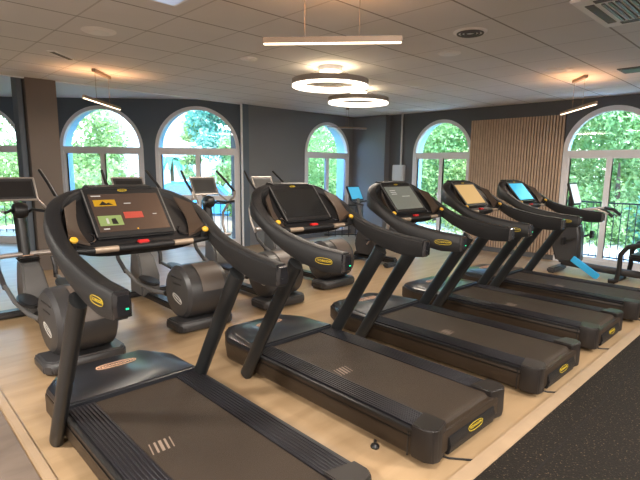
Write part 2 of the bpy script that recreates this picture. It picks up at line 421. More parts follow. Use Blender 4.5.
# pillars
struct(MB().box((2.05, YB + .19, 1.45), (.40, .42, 2.9)).build('wall_pillar', M['pillar'], bevel=.004))
struct(MB().box((1.795, YB + .22, 1.45), (.075, .30, 2.9)).build('trim_4', M['wallbay'], bevel=.01))
struct(MB().box((XR - .09, (7.12 + YB) / 2, 1.41), (.18, YB - 7.12, 2.83)).build('wall_pier', M['wall']))
struct(MB().box((5.60, YB - .03, 1.41), (.14, .06, 2.82)).build('trim_5', M['wallbay']))
struct(MB().tube([(5.50, YB - .06, 0), (5.50, YB - .06, 2.83)], .022).build('trim_6', M['white']))
# skirting
struct(MB().box((7.9, YB - .008, .05), (2.0 + .2, .016, .10)).build('baseboard_back', M['wallright']))
struct(MB().box((XR - .01, 4.15, .05), (.02, 1.5, .10)).build('baseboard_right', M['wallright']))

# slat panel on the right wall
t = thing('slat_panel', 'tall panel of vertical wooden slats on the charcoal wall between two arched windows', 'wall panel', (XR, 4.14, 0))
MB().box((-.008, 0, 1.34), (.014, 1.80, 2.48)).build('backing_board', M['slatback'], t)
sl = MB()
for k in range(34): sl.box((-.030, -.875 + k * .05303, 1.34), (.030, .035, 2.48))
sl.build('slats', M['slatwood'], t, bevel=.002, segs=1)

# electrical box and conduit on the right wall
t = thing('junction_box', 'white electrical box on the charcoal wall beside the corner pier', 'electrical box', (XR, 6.80, 1.5))
MB().box((-.045, 0, .02), (.09, .32, .36)).build('box_body', M['boxwhite'], t, bevel=.012)
MB().box((-.092, 0, .02), (.008, .24, .27)).build('cover', M['boxwhite'], t, bevel=.003)
t2 = MB().tube([(XR - .03, 6.76, 1.70), (XR - .03, 6.76, 2.83)], .022).build('conduit_pipe', M['boxwhite'])
tag(t2, 'white vertical conduit running from the electrical box up to the ceiling', 'pipe')

# ------------------------------------------------------------------ treadmill
ST = [(.452, .66, .982, 1.107), (.458, .76, .972, 1.114), (.462, .86, .972, 1.12), (.465, 1.07, 1.01, 1.15), (.470, 1.26, 1.08, 1.195), (.474, 1.40, 1.16, 1.26),
      (.466, 1.515, 1.215, 1.33), (.428, 1.62, 1.25, 1.39), (.34, 1.70, 1.265, 1.44), (.20, 1.735, 1.275, 1.474), (0, 1.745, 1.28, 1.484)]
def treadmill():
    root = thing('treadmill', '', 'treadmill')
    # chassis
    plan = [(-.43, .05), (-.395, .0), (.395, .0), (.43, .05), (.43, 1.97), (.29, 2.22), (-.29, 2.22), (-.43, 1.97)]
    ins = lambda pl, dx, dy: [(x * (1 - dx), 1.1 + (y - 1.1) * (1 - dy)) for x, y in pl]
    mb = MB()
    low = ins(plan, .05, .02); mid = plan; top = ins(plan, .01, .005)
    mb.loft([[Vector((x, y, .035)) for x, y in low], [Vector((x, y, .065)) for x, y in mid], [Vector((x, y, .175)) for x, y in mid], [Vector((x, y, .19)) for x, y in top]])
    mb.build('chassis', M['chassis'], root, bevel=.006)
    # side ledges with a groove
    mb = MB()
    for s in (-1, 1):
        MB().box((s * .423, .86, .198), (.030, 1.50, .018)).box((s * .4325, .86, .160), (.006, 1.50, .008)).build('side_ledge', M['black'], root, bevel=.003)
    # belt: flat run, wraps over the rear roller
    prof = [(1.60, .212), (.10, .212)] + [(.075 - .045 * math.sin(a), .167 + .045 * math.cos(a)) for a in [k * PI / 8 for k in range(0, 8)]] + [(.08, .125), (1.6, .125)]
    mb = MB(); n = len(prof); mb.add([(-.256, y, z) for y, z in prof] + [(.256, y, z) for y, z in prof], [tuple(range(n)), tuple(range(n, 2 * n))[::-1]] + [(i, (i + 1) % n, n + (i + 1) % n, n + i) for i in range(n)])
    bl = mb.build('running_belt', M['belt'], root)
    mb = MB()
    for k in range(5):
        x0 = -.235 + k * .027
        w = [.003, .0055, .008, .0055, .003][k]
        mb.add([(x0 - w, .845, .2133), (x0 + w, .845, .2133), (x0 + w + .02, .945, .2133), (x0 - w + .02, .945, .2133)], [(0, 1, 2, 3)])
    mb.build('belt_marking', M['beltprint'], bl)
    # foot rails with ribs
    for s in (-1, 1):
        mb = MB(); mb.box((s * .335, .85, .203), (.150, 1.48, .034))
        for k in range(7):
            xx = s * (.275 + k * .020)
            mb.box((xx, .85, .222), (.009, 1.46, .007))
        mb.build('foot_rail', M['rail'], root, bevel=.0018, segs=1)
    # rear corner caps
    for s in (-1, 1):
        mb = MB()
        pl = [(s * .262, .015), (s * .37, -.012), (s * .41, .0), (s * .438, .045), (s * .438, .13), (s * .262, .17)]
        mb.loft([[Vector((x * (.97 if i == 0 else .985 if i == 3 else 1), y, z)) for x, y in pl] for i, z in enumerate((.035, .07, .20, .232))])
        mb.build('rear_cap', M['cap'], root, bevel=.007, segs=3)
    for s in (-1, 1):
        MB().box((s * .4325, .150, .115), (.004, .008, .15)).box((s * .4325, .150, .19), (.004, .008, .01)).build('side_seam', M['black'], root)
    mb = MB(); mb.add([(-.262, -.004, .035), (.262, -.004, .035), (.262, -.018, .09), (-.262, -.018, .09), (.262, -.004, .145), (-.262, -.004, .145), (-.262, .05, .15), (.262, .05, .15), (-.262, .05, .035), (.262, .05, .035)],
                  [(0, 1, 2, 3), (3, 2, 4, 5), (5, 4, 7, 6), (6, 7, 9, 8), (8, 9, 1, 0), (0, 3, 5, 6, 8), (1, 9, 7, 4, 2)])
    rp = mb.build('rear_panel', M['arm_top'], root, bevel=.004)
    logo_mb(.165, .042, frame_mtx((0.02, -.0145, .116), (1, 0, 0), (0, .25, 1)), .0025).build('logo', M['yellow'], rp)
    # hood
    mb = MB()
    b0 = [(-.425, 1.585), (.425, 1.585), (.428, 1.97), (.285, 2.21), (-.285, 2.21), (-.428, 1.97)]
    b1 = [(-.425, 1.585), (.425, 1.585), (.424, 1.96), (.28, 2.20), (-.28, 2.20), (-.424, 1.96)]
    b2 = [(-.412, 1.588), (.412, 1.588), (.365, 1.95), (.245, 2.14), (-.245, 2.14), (-.365, 1.95)]
    mb.loft([[Vector((x, y, z)) for x, y in b] for b, z in ((b0, .185), (b1, .215), (b2, .248))])
    hd = mb.build('motor_hood', M['hood'], root, bevel=.012, segs=3)
    logo_mb(.27, .075, frame_mtx((.02, 1.985, .2495), (1, 0, 0), (0, 1, 0)), .006).build('logo', M['peach'], hd)
    # posts
    for s in (-1, 1):
        px_ = -.458 if s < 0 else .412
        MB().tube([(px_, 1.66, .02), (px_, 1.37, .50), (px_, 1.07, .985)], [.036, .037, .039], 24, 1.5).build('post', M['post'], root)
    # arm hoop: outer shell ribbon and soft top
    def ring(side, i, st, t, dz=0., dzl=0.):
        x, y, zl, zh = st
        return x, y
    pts = [(-x, y, a, b) for x, y, a, b in ST] + [(x, y, a, b) for x, y, a, b in ST[-2::-1]]
    N = len(pts)
    # resample smoothly
    def cr_(p0, p1, p2, p3, t): return tuple(.5 * ((2 * b) + (-a + c) * t + (2 * a - 5 * b + 4 * c - d) * t * t + (-a + 3 * b - 3 * c + d) * t ** 3) for a, b, c, d in zip(p0, p1, p2, p3))
    sm = []
    for i in range(N - 1):
        for k in range(3): sm.append(cr_(pts[max(i - 1, 0)], pts[i], pts[i + 1], pts[min(i + 2, N - 1)], k / 3))
    sm.append(pts[-1]); n = len(sm)
    def section(i, kind):
        p = sm[i]; a = sm[max(i - 1, 0)]; b = sm[min(i + 1, n - 1)]
        t = Vector((b[0] - a[0], b[1] - a[1], 0)).normalized(); inn = Vector((t.y, -t.x, 0))
        P0 = Vector((p[0], p[1], 0)); zl, zh = p[2], p[3]; th = .074 + .012 * min(1, max(0, (p[1] - 1.2) / .4))
        endk = min(i, n - 1 - i)
        if kind == 'shell':
            pr = [(.010, zl), (.0, zl + .012), (-.004, (zl + zh) / 2), (.002, zh - .022), (.010, zh - .010), (th - .010, zh - .010), (th, zh - .02), (th - .004, zl + .015), (th - .016, zl)]
        else:
            pr = [(.006, zh - .012), (.009, zh - .004), (.018, zh), (th - .016, zh), (th - .006, zh - .004), (th - .002, zh - .014)]
        return [P0 + inn * o + Vector((0, 0, z)) for o, z in pr]
    MB().loft([section(i, 'shell') for i in range(n)]).build('arm_hoop', M['arm'], root, bevel=0)
    MB().loft([section(i, 'top') for i in range(n)]).build('soft_top', M['arm_top'], root)
    for s in (-1, 1):
        mb = MB(); mb.loft([[Vector((s * x, y, z)) for x, z in ((.378 + e, .990 + e), (.452 - e, .990 + e), (.455 - e, 1.05), (.450 - e, 1.10 - e), (.382 + e, 1.10 - e), (.378 + e, 1.05))] for y, e in ((.663, 0), (.650, .002), (.640, .012))])
        ec = mb.build('arm_end_cap', M['gloss'], root)
        MB().box((s * .402, .639, 1.030), (.012, .004, .006)).build('indicator_light', M['led'] if s < 0 else M['black'], ec)
    # left arm logo (outer face of each arm)
    logo_mb(.150, .040, frame_mtx((-.4655, .80, 1.043), (0, -1, .03), (0, .03, 1)), .003).build('logo', M['yellow'], root)
    # dashboard: patch inside the hoop
    mb = MB(); nx, ny = 16, 8; g = []
    for i in range(nx + 1):
        x = -.385 + .77 * i / nx; ax = abs(x)
        yt = 1.68 - .15 * (ax / .385) ** 3; zt = 1.46 - .14 * (ax / .385) ** 2.5
        for j in range(ny + 1):
            v = j / ny; y = 1.39 + (yt - 1.39) * v; z = 1.155 + (zt - 1.155) * v ** 1.15 + .05 * (ax / .385) ** 4 * (1 - v)
            g.append((x, y, z))
    m_ = len(g); fs = []
    for i in range(nx):
        for j in range(ny):
            a = i * (ny + 1) + j; fs.append((a, a + 1, a + ny + 2, a + ny + 1))
    off = [(x, y + .015, z - .045) for x, y, z in g]
    fs2 = [tuple(k + m_ for k in f[::-1]) for f in fs]
    edge = [i * (ny + 1) for i in range(nx + 1)] + [nx * (ny + 1) + j for j in range(1, ny + 1)] + [i * (ny + 1) + ny for i in range(nx - 1, -1, -1)] + [j for j in range(ny - 1, 0, -1)]
    fe = [(edge[k], edge[(k + 1) % len(edge)], edge[(k + 1) % len(edge)] + m_, edge[k] + m_) for k in range(len(edge))]
    mb.add(g + off, fs + fs2 + fe); dash = mb.build('dashboard', M['dash'], root)
    # bronze wings beside the display
    for s in (-1, 1):
        mb = MB(); rr = []
        for j in range(9):
            v = j / 8; r_ = []
            xi = .285 + .03 * math.sin(v * PI); xo = .388 - .02 * v
            for e, xx in ((0, xi), (0, xo), (1, xo), (1, xi)):
                ax = xx; yt = 1.65 - .16 * (min(ax, .385) / .385) ** 3; zt = 1.46 - .14 * (min(ax, .385) / .385) ** 2.5
                y = 1.40 + (yt - 1.40) * v; z = 1.165 + (zt - 1.155) * v ** 1.15 + .05 * (ax / .385) ** 4 * (1 - v) + (.0 if e else .012) + (.02 if ax > .35 and not e else 0)
                r_.append(Vector((s * xx, y, z)))
            rr.append(r_)
        mb.loft(rr).build('wing_panel', M['wing'], root)
    # tray with cup holders
    MB().box((0, 1.405, 1.162), (.70, .075, .022)).build('tray', M['black'], root, bevel=.006)
    for s in (-1, 1):
        MB().torus((s * .285, 1.45, 1.215), .042, .008, 24, 8, rotm('X', .55)).build('cup_holder', M['gloss'], root)
    # front grip bar with contact plates and knobs
    MB().tube([(-.405, 1.375, 1.165), (-.30, 1.352, 1.160), (0, 1.345, 1.160), (.30, 1.352, 1.160), (.405, 1.375, 1.165)], .016, 14).build('grip_bar', M['arm_top'], root)
    for s in (-1, 1):
        MB().tube([(s * .16, 1.3455, 1.1615), (s * .28, 1.3495, 1.1615)], .0170, 14).build('contact_plate', M['contact'], root)
        kn = MB().lathe([(0, 0), (.017, 0), (.017, .045), (.010, .052), (0, .052)], (s * .375, 1.385, 1.175), 20, rotm('X', .5)).build('joystick', M['black'], root)
        MB().lathe([(0, .0), (.018, .0), (.020, .010), (.015, .018), (0, .020)], (s * .375, 1.385 - .022, 1.175 + .042), 20, rotm('X', .5)).build('knob', M['knob'], kn)
    st = MB().box((0, 1.395, 1.181), (.066, .038, .016)).build('emergency_stop', M['red'], root, bevel=.006)
    # display
    ty = (1.435, 1.665); tz = (1.200, 1.462); L = math.hypot(ty[1] - ty[0], tz[1] - tz[0]); ang = math.atan2(tz[1] - tz[0], ty[1] - ty[0])
    cx, cy, cz = -.012, sum(ty) / 2, sum(tz) / 2; R3 = rotm('X', ang)
    W = .455
    bz = MB().box((cx, cy, cz), (W, L, .036), R3).build('display_housing', M['arm_top'], root, bevel=.009, segs=3)
    nrm = R3 @ Vector((0, 0, 1)); upv = R3 @ Vector((0, 1, 0))
    sc = MB().box(Vector((cx, cy, cz)) + nrm * .0185 + upv * -.005, (W - .05, L - .085, .004), R3).build('screen', M['blank'], root, bevel=.001, segs=1)
    logo_mb(.055, .017, frame_mtx(Vector((cx, cy, cz)) + nrm * .0185 + upv * (L / 2 - .022), (1, 0, 0), upv), .002).build('logo', M['yellow'], bz)
    for s in (-1, 1):
        MB().box(Vector((cx + s * (W / 2 - .004), cy, cz)) + nrm * .018, (.005, L - .02, .006), R3).build('side_trim', M['greyplastic'], bz)
    MB().box((cx, 1.690, 1.472), (.38, .10, .022), rotm('X', .12)).build('top_cap', M['arm_top'], root, bevel=.008, segs=3)
    # feet and rear levelling knobs
    for s in (-1, 1):
        for y in (.36, 1.90):
            MB().lathe([(0, 0), (.026, 0), (.028, .008), (.020, .02), (.009, .024), (.009, .045), (0, .045)], (s * .455 if y < 1 else s * .30, y, 0), 18).build('levelling_foot', M['black'], root)
    # power cord
    MB().tube([(-.27, .35, .03), (-.27, .12, .008), (-.24, .0, .006), (-.19, -.06, .006), (-.15, -.11, .006)], .006, 8).build('power_cord', M['black'], root)
    return root, bz, (Vector((cx, cy, cz)) + nrm * .0215 + upv * -.005, upv, nrm, W - .05, L - .085)

TM = [(1.132, 1.261), (2.46, 1.267), (3.709, 1.215), (4.965, 1.227), (6.235, 1.203)]
TL = ['dark grey treadmill nearest the camera with coloured tiles on its large lit display',
      'dark treadmill with a blank black display, second in the row from the camera',
      'brown-black treadmill with a dim grey display, middle one of the five in the row',
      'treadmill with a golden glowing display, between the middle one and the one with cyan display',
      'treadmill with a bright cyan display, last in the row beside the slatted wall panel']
M['scr1'] = mat('warm_lit_display', (.02, .017, .015), .18, emit=(.20, .10, .065), estr=.22, coat=.3)
M['scr3'] = mat('dim_grey_display', (.03, .035, .03), .2, emit=(.16, .16, .13), estr=.7, coat=.3)
M['scr4'] = mat('gold_reflection_display', (.12, .07, .02), .5, spec=.2, emit=(.72, .45, .17), estr=.6)  # warm lamp reflection on the screen, painted in as a gold glow
M['scr5'] = mat('sky_reflection_display', (.02, .2, .3), .2, emit=(.04, .40, .72), estr=.75, coat=.3)  # sky reflection on the screen, painted in as a cyan glow
M['ui_yellow'] = mat('display_yellow', (.2, .1, .0), .3, emit=(.60, .36, .03), estr=.35)
M['ui_green'] = mat('display_green', (.1, .15, .05), .3, emit=(.30, .34, .13), estr=.35)
M['ui_red'] = mat('display_red', (.2, .03, .02), .3, emit=(.50, .07, .05), estr=.35)
M['ui_pale'] = mat('display_pale', (.2, .2, .2), .3, emit=(.60, .56, .50), estr=.4)
M['ui_dark'] = mat('display_dark', (.01, .01, .01), .3)
t0, bz0, scr = treadmill()
tms = [t0] + [copy_tree(t0) for _ in range(4)]
for k, (o, (x, y)) in enumerate(zip(tms, TM)):
    o.location = (x, y, 0); o['label'] = TL[k]; o['group'] = 'treadmills in a row'
def screen_of(o): return [c for c in o.children if c.name.startswith('screen')][0]
so, su, sn, sw, sl_ = scr
def ui(o, m, x, y, w, h, name='tile', lift=.0006):
    s = screen_of(o); c = so + Vector((1, 0, 0)) * (x - .5) * sw + su * (.5 - y) * sl_ + sn * lift
    R3 = Matrix((Vector((1, 0, 0)), su, sn)).transposed()
    return MB().box(c, (w * sw, h * sl_, .001), R3).build(name, m, s)
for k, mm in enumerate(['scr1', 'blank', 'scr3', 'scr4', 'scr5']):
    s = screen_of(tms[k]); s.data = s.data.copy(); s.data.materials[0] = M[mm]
a = tms[0]
ui(a, M['ui_yellow'], .19, .25, .30, .17); ui(a, M['ui_green'], .19, .72, .32, .26); ui(a, M['ui_red'], .53, .60, .27, .17)
ui(a, M['ui_pale'], .50, .28, .10, .020, 'caption'); ui(a, M['ui_pale'], .10, .06, .13, .025, 'caption'); ui(a, M['ui_pale'], .84, .60, .06, .020, 'caption'); ui(a, M['ui_pale'], .10, .93, .08, .03, 'caption')
R3s = Matrix((Vector((1, 0, 0)), su, sn)).transposed()
def ui_poly(o, m, pts, name, lift=.0013):
    mb = MB(); mb.add([so + Vector((1, 0, 0)) * (x - .5) * sw + su * (.5 - y) * sl_ + sn * lift for x, y in pts], [tuple(range(len(pts)))])
    return mb.build(name, m, screen_of(o))
ui_poly(a, M['ui_dark'], [(.10, .31), (.17, .20), (.21, .27), (.24, .24), (.30, .31)], 'hill_icon')
ui_poly(a, M['ui_pale'], [(.13, .80), (.13, .66), (.16, .66), (.16, .80)], 'figure_icon'); ui_poly(a, M['ui_dark'], [(.20, .82), (.20, .68), (.26, .66), (.28, .82)], 'figure_icon')
ui(a, M['knob'], .52, .97, .02, .03, 'home_dot')
a = tms[2]
for y in (.18, .26, .34): ui(a, M['ui_pale'], .22, y, .20, .025, 'caption')
ui(a, M['ui_pale'], .6, .45, .3, .02, 'caption')
# the levelling wheel standing out beside the second treadmill is the rear left levelling foot

# ------------------------------------------------------------------ cross trainers (drum at the rear)
def cross_trainer():
    r = thing('cross_trainer', '', 'cross trainer')
    # origin: floor under the drum; +Y forward to console
    # rear foot
    mb = MB(); pl = [(-.34, -.19), (-.29, -.24), (.24, -.24), (.29, -.18), (.29, .04), (-.34, .04)]
    mb.loft([[Vector((x * a, y * a, z)) for x, y in pl] for a, z in ((.97, .012), (1, .04), (1, .095), (.95, .115))]); mb.build('rear_foot', M['darkgrey'], r, bevel=.012)
    # drum, axis along X
    R3 = rotm('Y', PI / 2); c = (0, 0, .365)
    mb = MB(); mb.lathe([(0, -.235), (.235, -.235), (.268, -.205), (.275, -.10), (.275, .12), (.262, .20), (.22, .225), (0, .225)], c, 44, R3)
    dr = mb.build('drum_housing', M['darkgrey'], r)
    MB().lathe([(.0, -.240), (.222, -.240), (.232, -.234), (0, -.234)], c, 44, R3).build('side_disc', M['sidedisc'], dr)
    mb = MB()
    for z in (.52, .455): mb.box((-.2405, -.02, z), (.006, .22 - (.52 - z), .010))
    mb.build('vent_slot', M['black'], dr)
    logo_mb(.19, .065, frame_mtx((-.243, -.02, .31), (0, -1, -.35), (0, -.35, 1)), .008).build('logo', M['whiteprint'], dr)
    # lid plate curved over the top rear of the drum
    mb = MB(); rr = []
    for k in range(9):
        a = math.radians(100 + k * 9)  # from top toward -Y
        y = math.cos(a) ; z = math.sin(a)
        rr.append([Vector((xx, y * q, .365 + z * q)) for xx, q in ((-.10, .278), (.15, .278), (.15, .284), (-.10, .284))])
    mb.loft(rr).build('lid_plate', M['brownplate'], dr)
    mb = MB().box((0, -.05, .085), (.34, .30, .05)); mb.build('drum_stand', M['black'], r, bevel=.01)
    # center spine to the front foot
    MB().box((0, .80, .07), (.13, 1.35, .07)).build('floor_beam', M['black'], r, bevel=.015)
    MB().box((0, 1.42, .045), (.66, .13, .07)).build('front_foot', M['darkgrey'], r, bevel=.02)
    # cowl and mast
    mb = MB(); mb.loft([[Vector((x, y, z)) for x, y in ((-w, y0), (w, y0), (w * .8, y1), (-w * .8, y1))] for w, y0, y1, z in ((.11, 1.12, 1.52, .06), (.12, 1.12, 1.50, .30), (.10, 1.22, 1.50, .52), (.085, 1.32, 1.52, .60))])
    mb.build('cowl', M['greyplastic'], r, bevel=.02)
    mb = MB(); mb.loft([[Vector((x, y, z)) for x, y in ((-.10, yy - .20), (.10, yy - .20), (.085, yy), (-.085, yy))] for yy, z in ((1.50, .60), (1.48, .64))])
    ct = mb.build('cowl_lid', M['black'], r, bevel=.012)
    MB().box((0, 1.36, .657), (.10, .018, .004)).build('lid_stripe', M['peach'], ct)
    MB().tube([(0, 1.46, .60), (0, 1.56, 1.12)], .072, 14, .8).build('mast', M['black'], r)
    # arms: pivot, curved silver lever, black grip
    for s in (-1, 1):
        ph = .10 * s
        q = 0 if s > 0 else .12
        pts = [(s * .26, 1.46, .60), (s * .27, 1.58, .78), (s * .27, 1.57 + q * .4, .96), (s * .28, 1.44 + q * .6, 1.10), (s * .29, 1.31 + q * .7, 1.20), (s * .29, 1.29 + q, 1.27)]
        arm = MB().tube(pts, .018, 12).build('lever_arm', M['silver'], r)
        MB().tube([(s * .29, 1.29 + q, 1.26), (s * .285, 1.50 + q * .8, 1.40), (s * .27, 1.72 + q * .2, 1.54)], [.017, .018, .016], 12).build('grip', M['black'], arm)
        MB().tube([(s * .26, 1.46, .60), (s * .26, 1.40, .50), (s * .26, 1.30 + ph, .38)], .024, 10).build('lower_link', M['darkgrey'], r)
        # pivot axle
        MB().tube([(s * .03, 1.44, .66), (s * .29, 1.42, .66)], .026, 12).build('pivot_axle', M['silver'], r)
        # pedal bar from the lever foot back to the drum crank
        dz = .09 * s
        MB().tube([(s * .26, 1.30 + ph, .40), (s * .24, .95, .33 + dz * .4), (s * .22, .55, .36 + dz), (s * .19, .34, .37 + dz)], .021, 10).build('pedal_bar', M['greyplastic'], r)
        MB().tube([(s * .13, .20, .365), (s * .19, .34, .37 + dz)], .028, 10).build('crank', M['black'], r)
        mb = MB(); pl = [(.085 * math.cos(a), .20 * math.sin(a)) for a in [k * PI / 10 for k in range(20)]]
        mt = Matrix.Translation((s * .17, .78, .38 + dz * .6)) @ Matrix.Rotation(.08, 4, 'X')
        mb.prism(pl, 0, .022, mt); mb.prism([(x * .82, y * .88) for x, y in pl], .022, .028, mt)
        mb.build('footplate', M['black'], r, bevel=.004)
    # fixed handlebar
    for s in (-1, 1):
        MB().tube([(s * .02, 1.53, 1.06), (s * .10, 1.44, 1.13), (s * .17, 1.30, 1.12), (s * .22, 1.20, 1.14)], .016, 10).build('fixed_handlebar', M['black'], r)
    MB().lathe([(0, -.08), (.07, -.06), (.09, 0), (.07, .06), (0, .08)], (0, 1.50, 1.12), 18, rotm('Y', PI / 2)).build('mast_head', M['black'], r)
    # console
    ang = math.radians(62); R4 = rotm('X', ang); cc = Vector((0, 1.62, 1.33)); nr = R4 @ Vector((0, 0, 1)); up = R4 @ Vector((0, 1, 0))
    cs = MB().box(cc, (.37, .25, .03), R4).build('console', M['darkgrey'], r, bevel=.008)
    MB().box(cc + nr * .017, (.31, .18, .004), R4).build('screen', M['matscreen'], cs)
    mb = MB()
    for s in (-1, 1): mb.tube([cc + Vector((s * .188, 0, 0)) + up * .135 + nr * .01, cc + Vector((s * .185, 0, 0)) - up * .12 + nr * .01, Vector((s * .21, 1.45, 1.17)), Vector((s * .235, 1.36, 1.115))], .011, 8)
    mb.tube([cc + Vector((-.188, 0, 0)) + up * .133 + nr * .01, cc + Vector((.188, 0, 0)) + up * .133 + nr * .01], .011, 8)
    mb.tube([cc + Vector((-.188, 0, 0)) - up * .125 + nr * .01, cc + Vector((.188, 0, 0)) - up * .125 + nr * .01], .011, 8)
    mb.build('console_frame', M['silver'], cs)
    MB().tube([(0, 1.555, 1.10), (0, 1.665, 1.26)], .03, 10).build('console_neck', M['silver'], r)
    return r
ct0 = cross_trainer()
CT = [(1.20, 4.16, 0, 1.15, 'cross trainer at the left frame edge with its drum behind the nearest treadmill\'s left post'),
      (2.39, 4.33, 0, 1.0, 'cross trainer beyond the nearest treadmill, its big dark drum and brown lid in plain view'),
      (3.46, 4.40, 0, 1.0, 'cross trainer whose console stands against the right half of the second full arched window'),
      (4.60, 4.62, 0, .96, 'cross trainer behind the blank-display treadmill, console seen against the plain grey wall')]
cts = [ct0] + [copy_tree(ct0) for _ in range(3)]
for o, (x, y, rz, sy, lb) in zip(cts, CT):
    o.location = (x, y, 0); o.rotation_euler = (0, 0, rz); o['label'] = lb; o['group'] = 'cross trainers by the windows'
    if sy != 1.0: o.scale = (1, sy, 1)

# ------------------------------------------------------------------ upright bike with a cyan screen
def upright_bike():
    r = thing('upright_bike', 'dark exercise bike with sky glare painted on its screen, near the corner behind the third treadmill', 'exercise bike', (6.28, 5.24, 0))
    MB().box((0, .42, .04), (.52, .11, .07)).build('front_foot', M['darkgrey'], r, bevel=.02)
    MB().box((0, -.42, .04), (.46, .11, .07)).build('rear_foot', M['darkgrey'], r, bevel=.02)
    MB().box((0, 0, .10), (.12, .90, .09)).build('floor_beam', M['black'], r, bevel=.02)
    mb = MB(); pl = [(.02 * 0 + .0, 0)]
    prof = [(-.20, .10), (.36, .10), (.42, .30), (.36, .52), (.22, .66), (.05, .56), (-.18, .38)]
    n = len(prof); mb.add([(-.10, y, z) for y, z in prof] + [(.10, y, z) for y, z in prof], [tuple(range(n)), tuple(range(n, 2 * n))[::-1]] + [(i, (i + 1) % n, n + (i + 1) % n, n + i) for i in range(n)])
    mb.build('flywheel_housing', M['darkgrey'], r, bevel=.04, segs=3)
    MB().tube([(0, .28, .55), (0, .44, 1.08)], .045, 12).build('mast', M['darkgrey'], r)
    MB().tube([(0, -.18, .30), (0, -.30, .80)], .03, 12).build('seat_post', M['silver'], r)
    mb = MB(); mb.loft([[Vector((w * math.cos(a), y, z + h * math.sin(a))) for a in [k * PI / 5 for k in range(10)]] for y, w, z, h in ((-.44, .05, .84, .02), (-.38, .12, .845, .045), (-.26, .10, .84, .04), (-.14, .035, .84, .03), (-.08, .02, .835, .02))]); mb.build('saddle', M['black'], r)
    for s in (-1, 1):
        MB().tube([(0, .42, 1.02), (s * .18, .38, 1.04), (s * .25, .24, 1.02), (s * .24, .08, 1.00)], .016, 10).build('handlebar', M['black'], r)
        MB().tube([(s * .10, .10, .32), (s * .135, .10 + s * .12, .32 - s * .10)], .014, 8).build('crank', M['silver'], r)
        MB().box((s * .19, .10 + s * .12, .32 - s * .10), (.11, .09, .025)).build('pedal', M['black'], r, bevel=.006)
    R4 = rotm('X', math.radians(62)); cc = Vector((0, .50, 1.17)); nr = R4 @ Vector((0, 0, 1))
    cs = MB().box(cc, (.33, .28, .035), R4).build('console', M['black'], r, bevel=.01)
    MB().box(cc + nr * .019, (.28, .23, .004), R4).build('screen', M['screen_cyan'], cs)
    return r
upright_bike()

# ------------------------------------------------------------------ recumbent bike by the right window
def recumbent():
    r = thing('recumbent_bike', 'dark recumbent exercise bike with a bright white screen in front of the rightmost window', 'exercise bike', (8.02, 2.62, 0))
    prof = [(-.14, .18), (.22, .16), (.30, .40), (.26, .85), (.14, 1.08), (-.03, 1.04), (-.12, .60)]
    n = len(prof); mb = MB(); mb.add([(-.11, y, z) for y, z in prof] + [(.11, y, z) for y, z in prof], [tuple(range(n)), tuple(range(n, 2 * n))[::-1]] + [(i, (i + 1) % n, n + (i + 1) % n, n + i) for i in range(n)])
    mb.build('front_housing', M['darkgrey'], r, bevel=.045, segs=3)
    MB().box((0, .22, .05), (.54, .12, .08)).build('front_foot', M['darkgrey'], r, bevel=.02)
    MB().box((0, -1.35, .05), (.50, .12, .08)).build('rear_foot', M['darkgrey'], r, bevel=.02)
    MB().tube([(0, .15, .17), (0, -.35, .14), (0, -1.35, .12)], .055, 12).build('floor_beam', M['darkgrey'], r)
    mb = MB(); mb.box((-.135, -.24, .145), (.035, .46, .10), rotm('X', .55)); mb.build('beam_cover', M['blue_skylit'], r, bevel=.008, label='strip with blue skylight painted in')
    R4 = rotm('X', math.radians(72)); cc = Vector((0, .06, 1.26)); nr = R4 @ Vector((0, 0, 1))
    MB().tube([(0, .10, 1.0), (0, .10, 1.22)], .04, 12).build('console_neck', M['black'], r)
    cs = MB().box(cc, (.34, .36, .035), R4).build('console', M['black'], r, bevel=.01)
    MB().box(cc + nr * .019, (.29, .30, .004), R4).build('screen', M['screen_white'], cs)
    for s in (-1, 1):
        MB().tube([(s * .03, .06, .98), (s * .16, -.12, 1.03), (s * .21, -.34, 1.06), (s * .20, -.50, 1.00)], .02, 10).build('handlebar', M['silver'], r)
        MB().tube([(s * .20, -.33, 1.06), (s * .195, -.46, 1.04), (s * .19, -.56, .96)], .024, 10).build('grip', M['black'], r)
        MB().tube([(s * .11, -.05, .58), (s * .15, -.14 * s - .05, .58 + .05 * s)], .016, 8).build('crank', M['black'], r)
        MB().box((s * .20, -.14 * s - .05, .58 + .05 * s), (.10, .05, .12)).build('pedal', M['black'], r, bevel=.01)
        # looped hand grips beside the seat
        MB().tube([(s * .30, -.62, .035), (s * .30, -.72, .05), (s * .30, -.74, .22), (s * .30, -.74, .44), (s * .30, -.82, .56), (s * .30, -1.0, .61), (s * .30, -1.18, .58)], .034, 12).build('side_handle', M['black'], r)
    MB().box((0, -.66, .02), (.60, .10, .04)).build('middle_foot', M['black'], r, bevel=.01)
    mb = MB(); mb.box((0, -1.02, .40), (.42, .42, .08)); mb.build('seat', M['black'], r, bevel=.03, segs=3)
    mb = MB(); mb.box((0, -1.27, .70), (.42, .08, .56), rotm('X', .25)); mb.build('backrest', M['black'], r, bevel=.03, segs=3)
    MB().box((0, -1.05, .25), (.10, .20, .26)).build('seat_post', M['darkgrey'], r, bevel=.02)
    return r
recumbent()

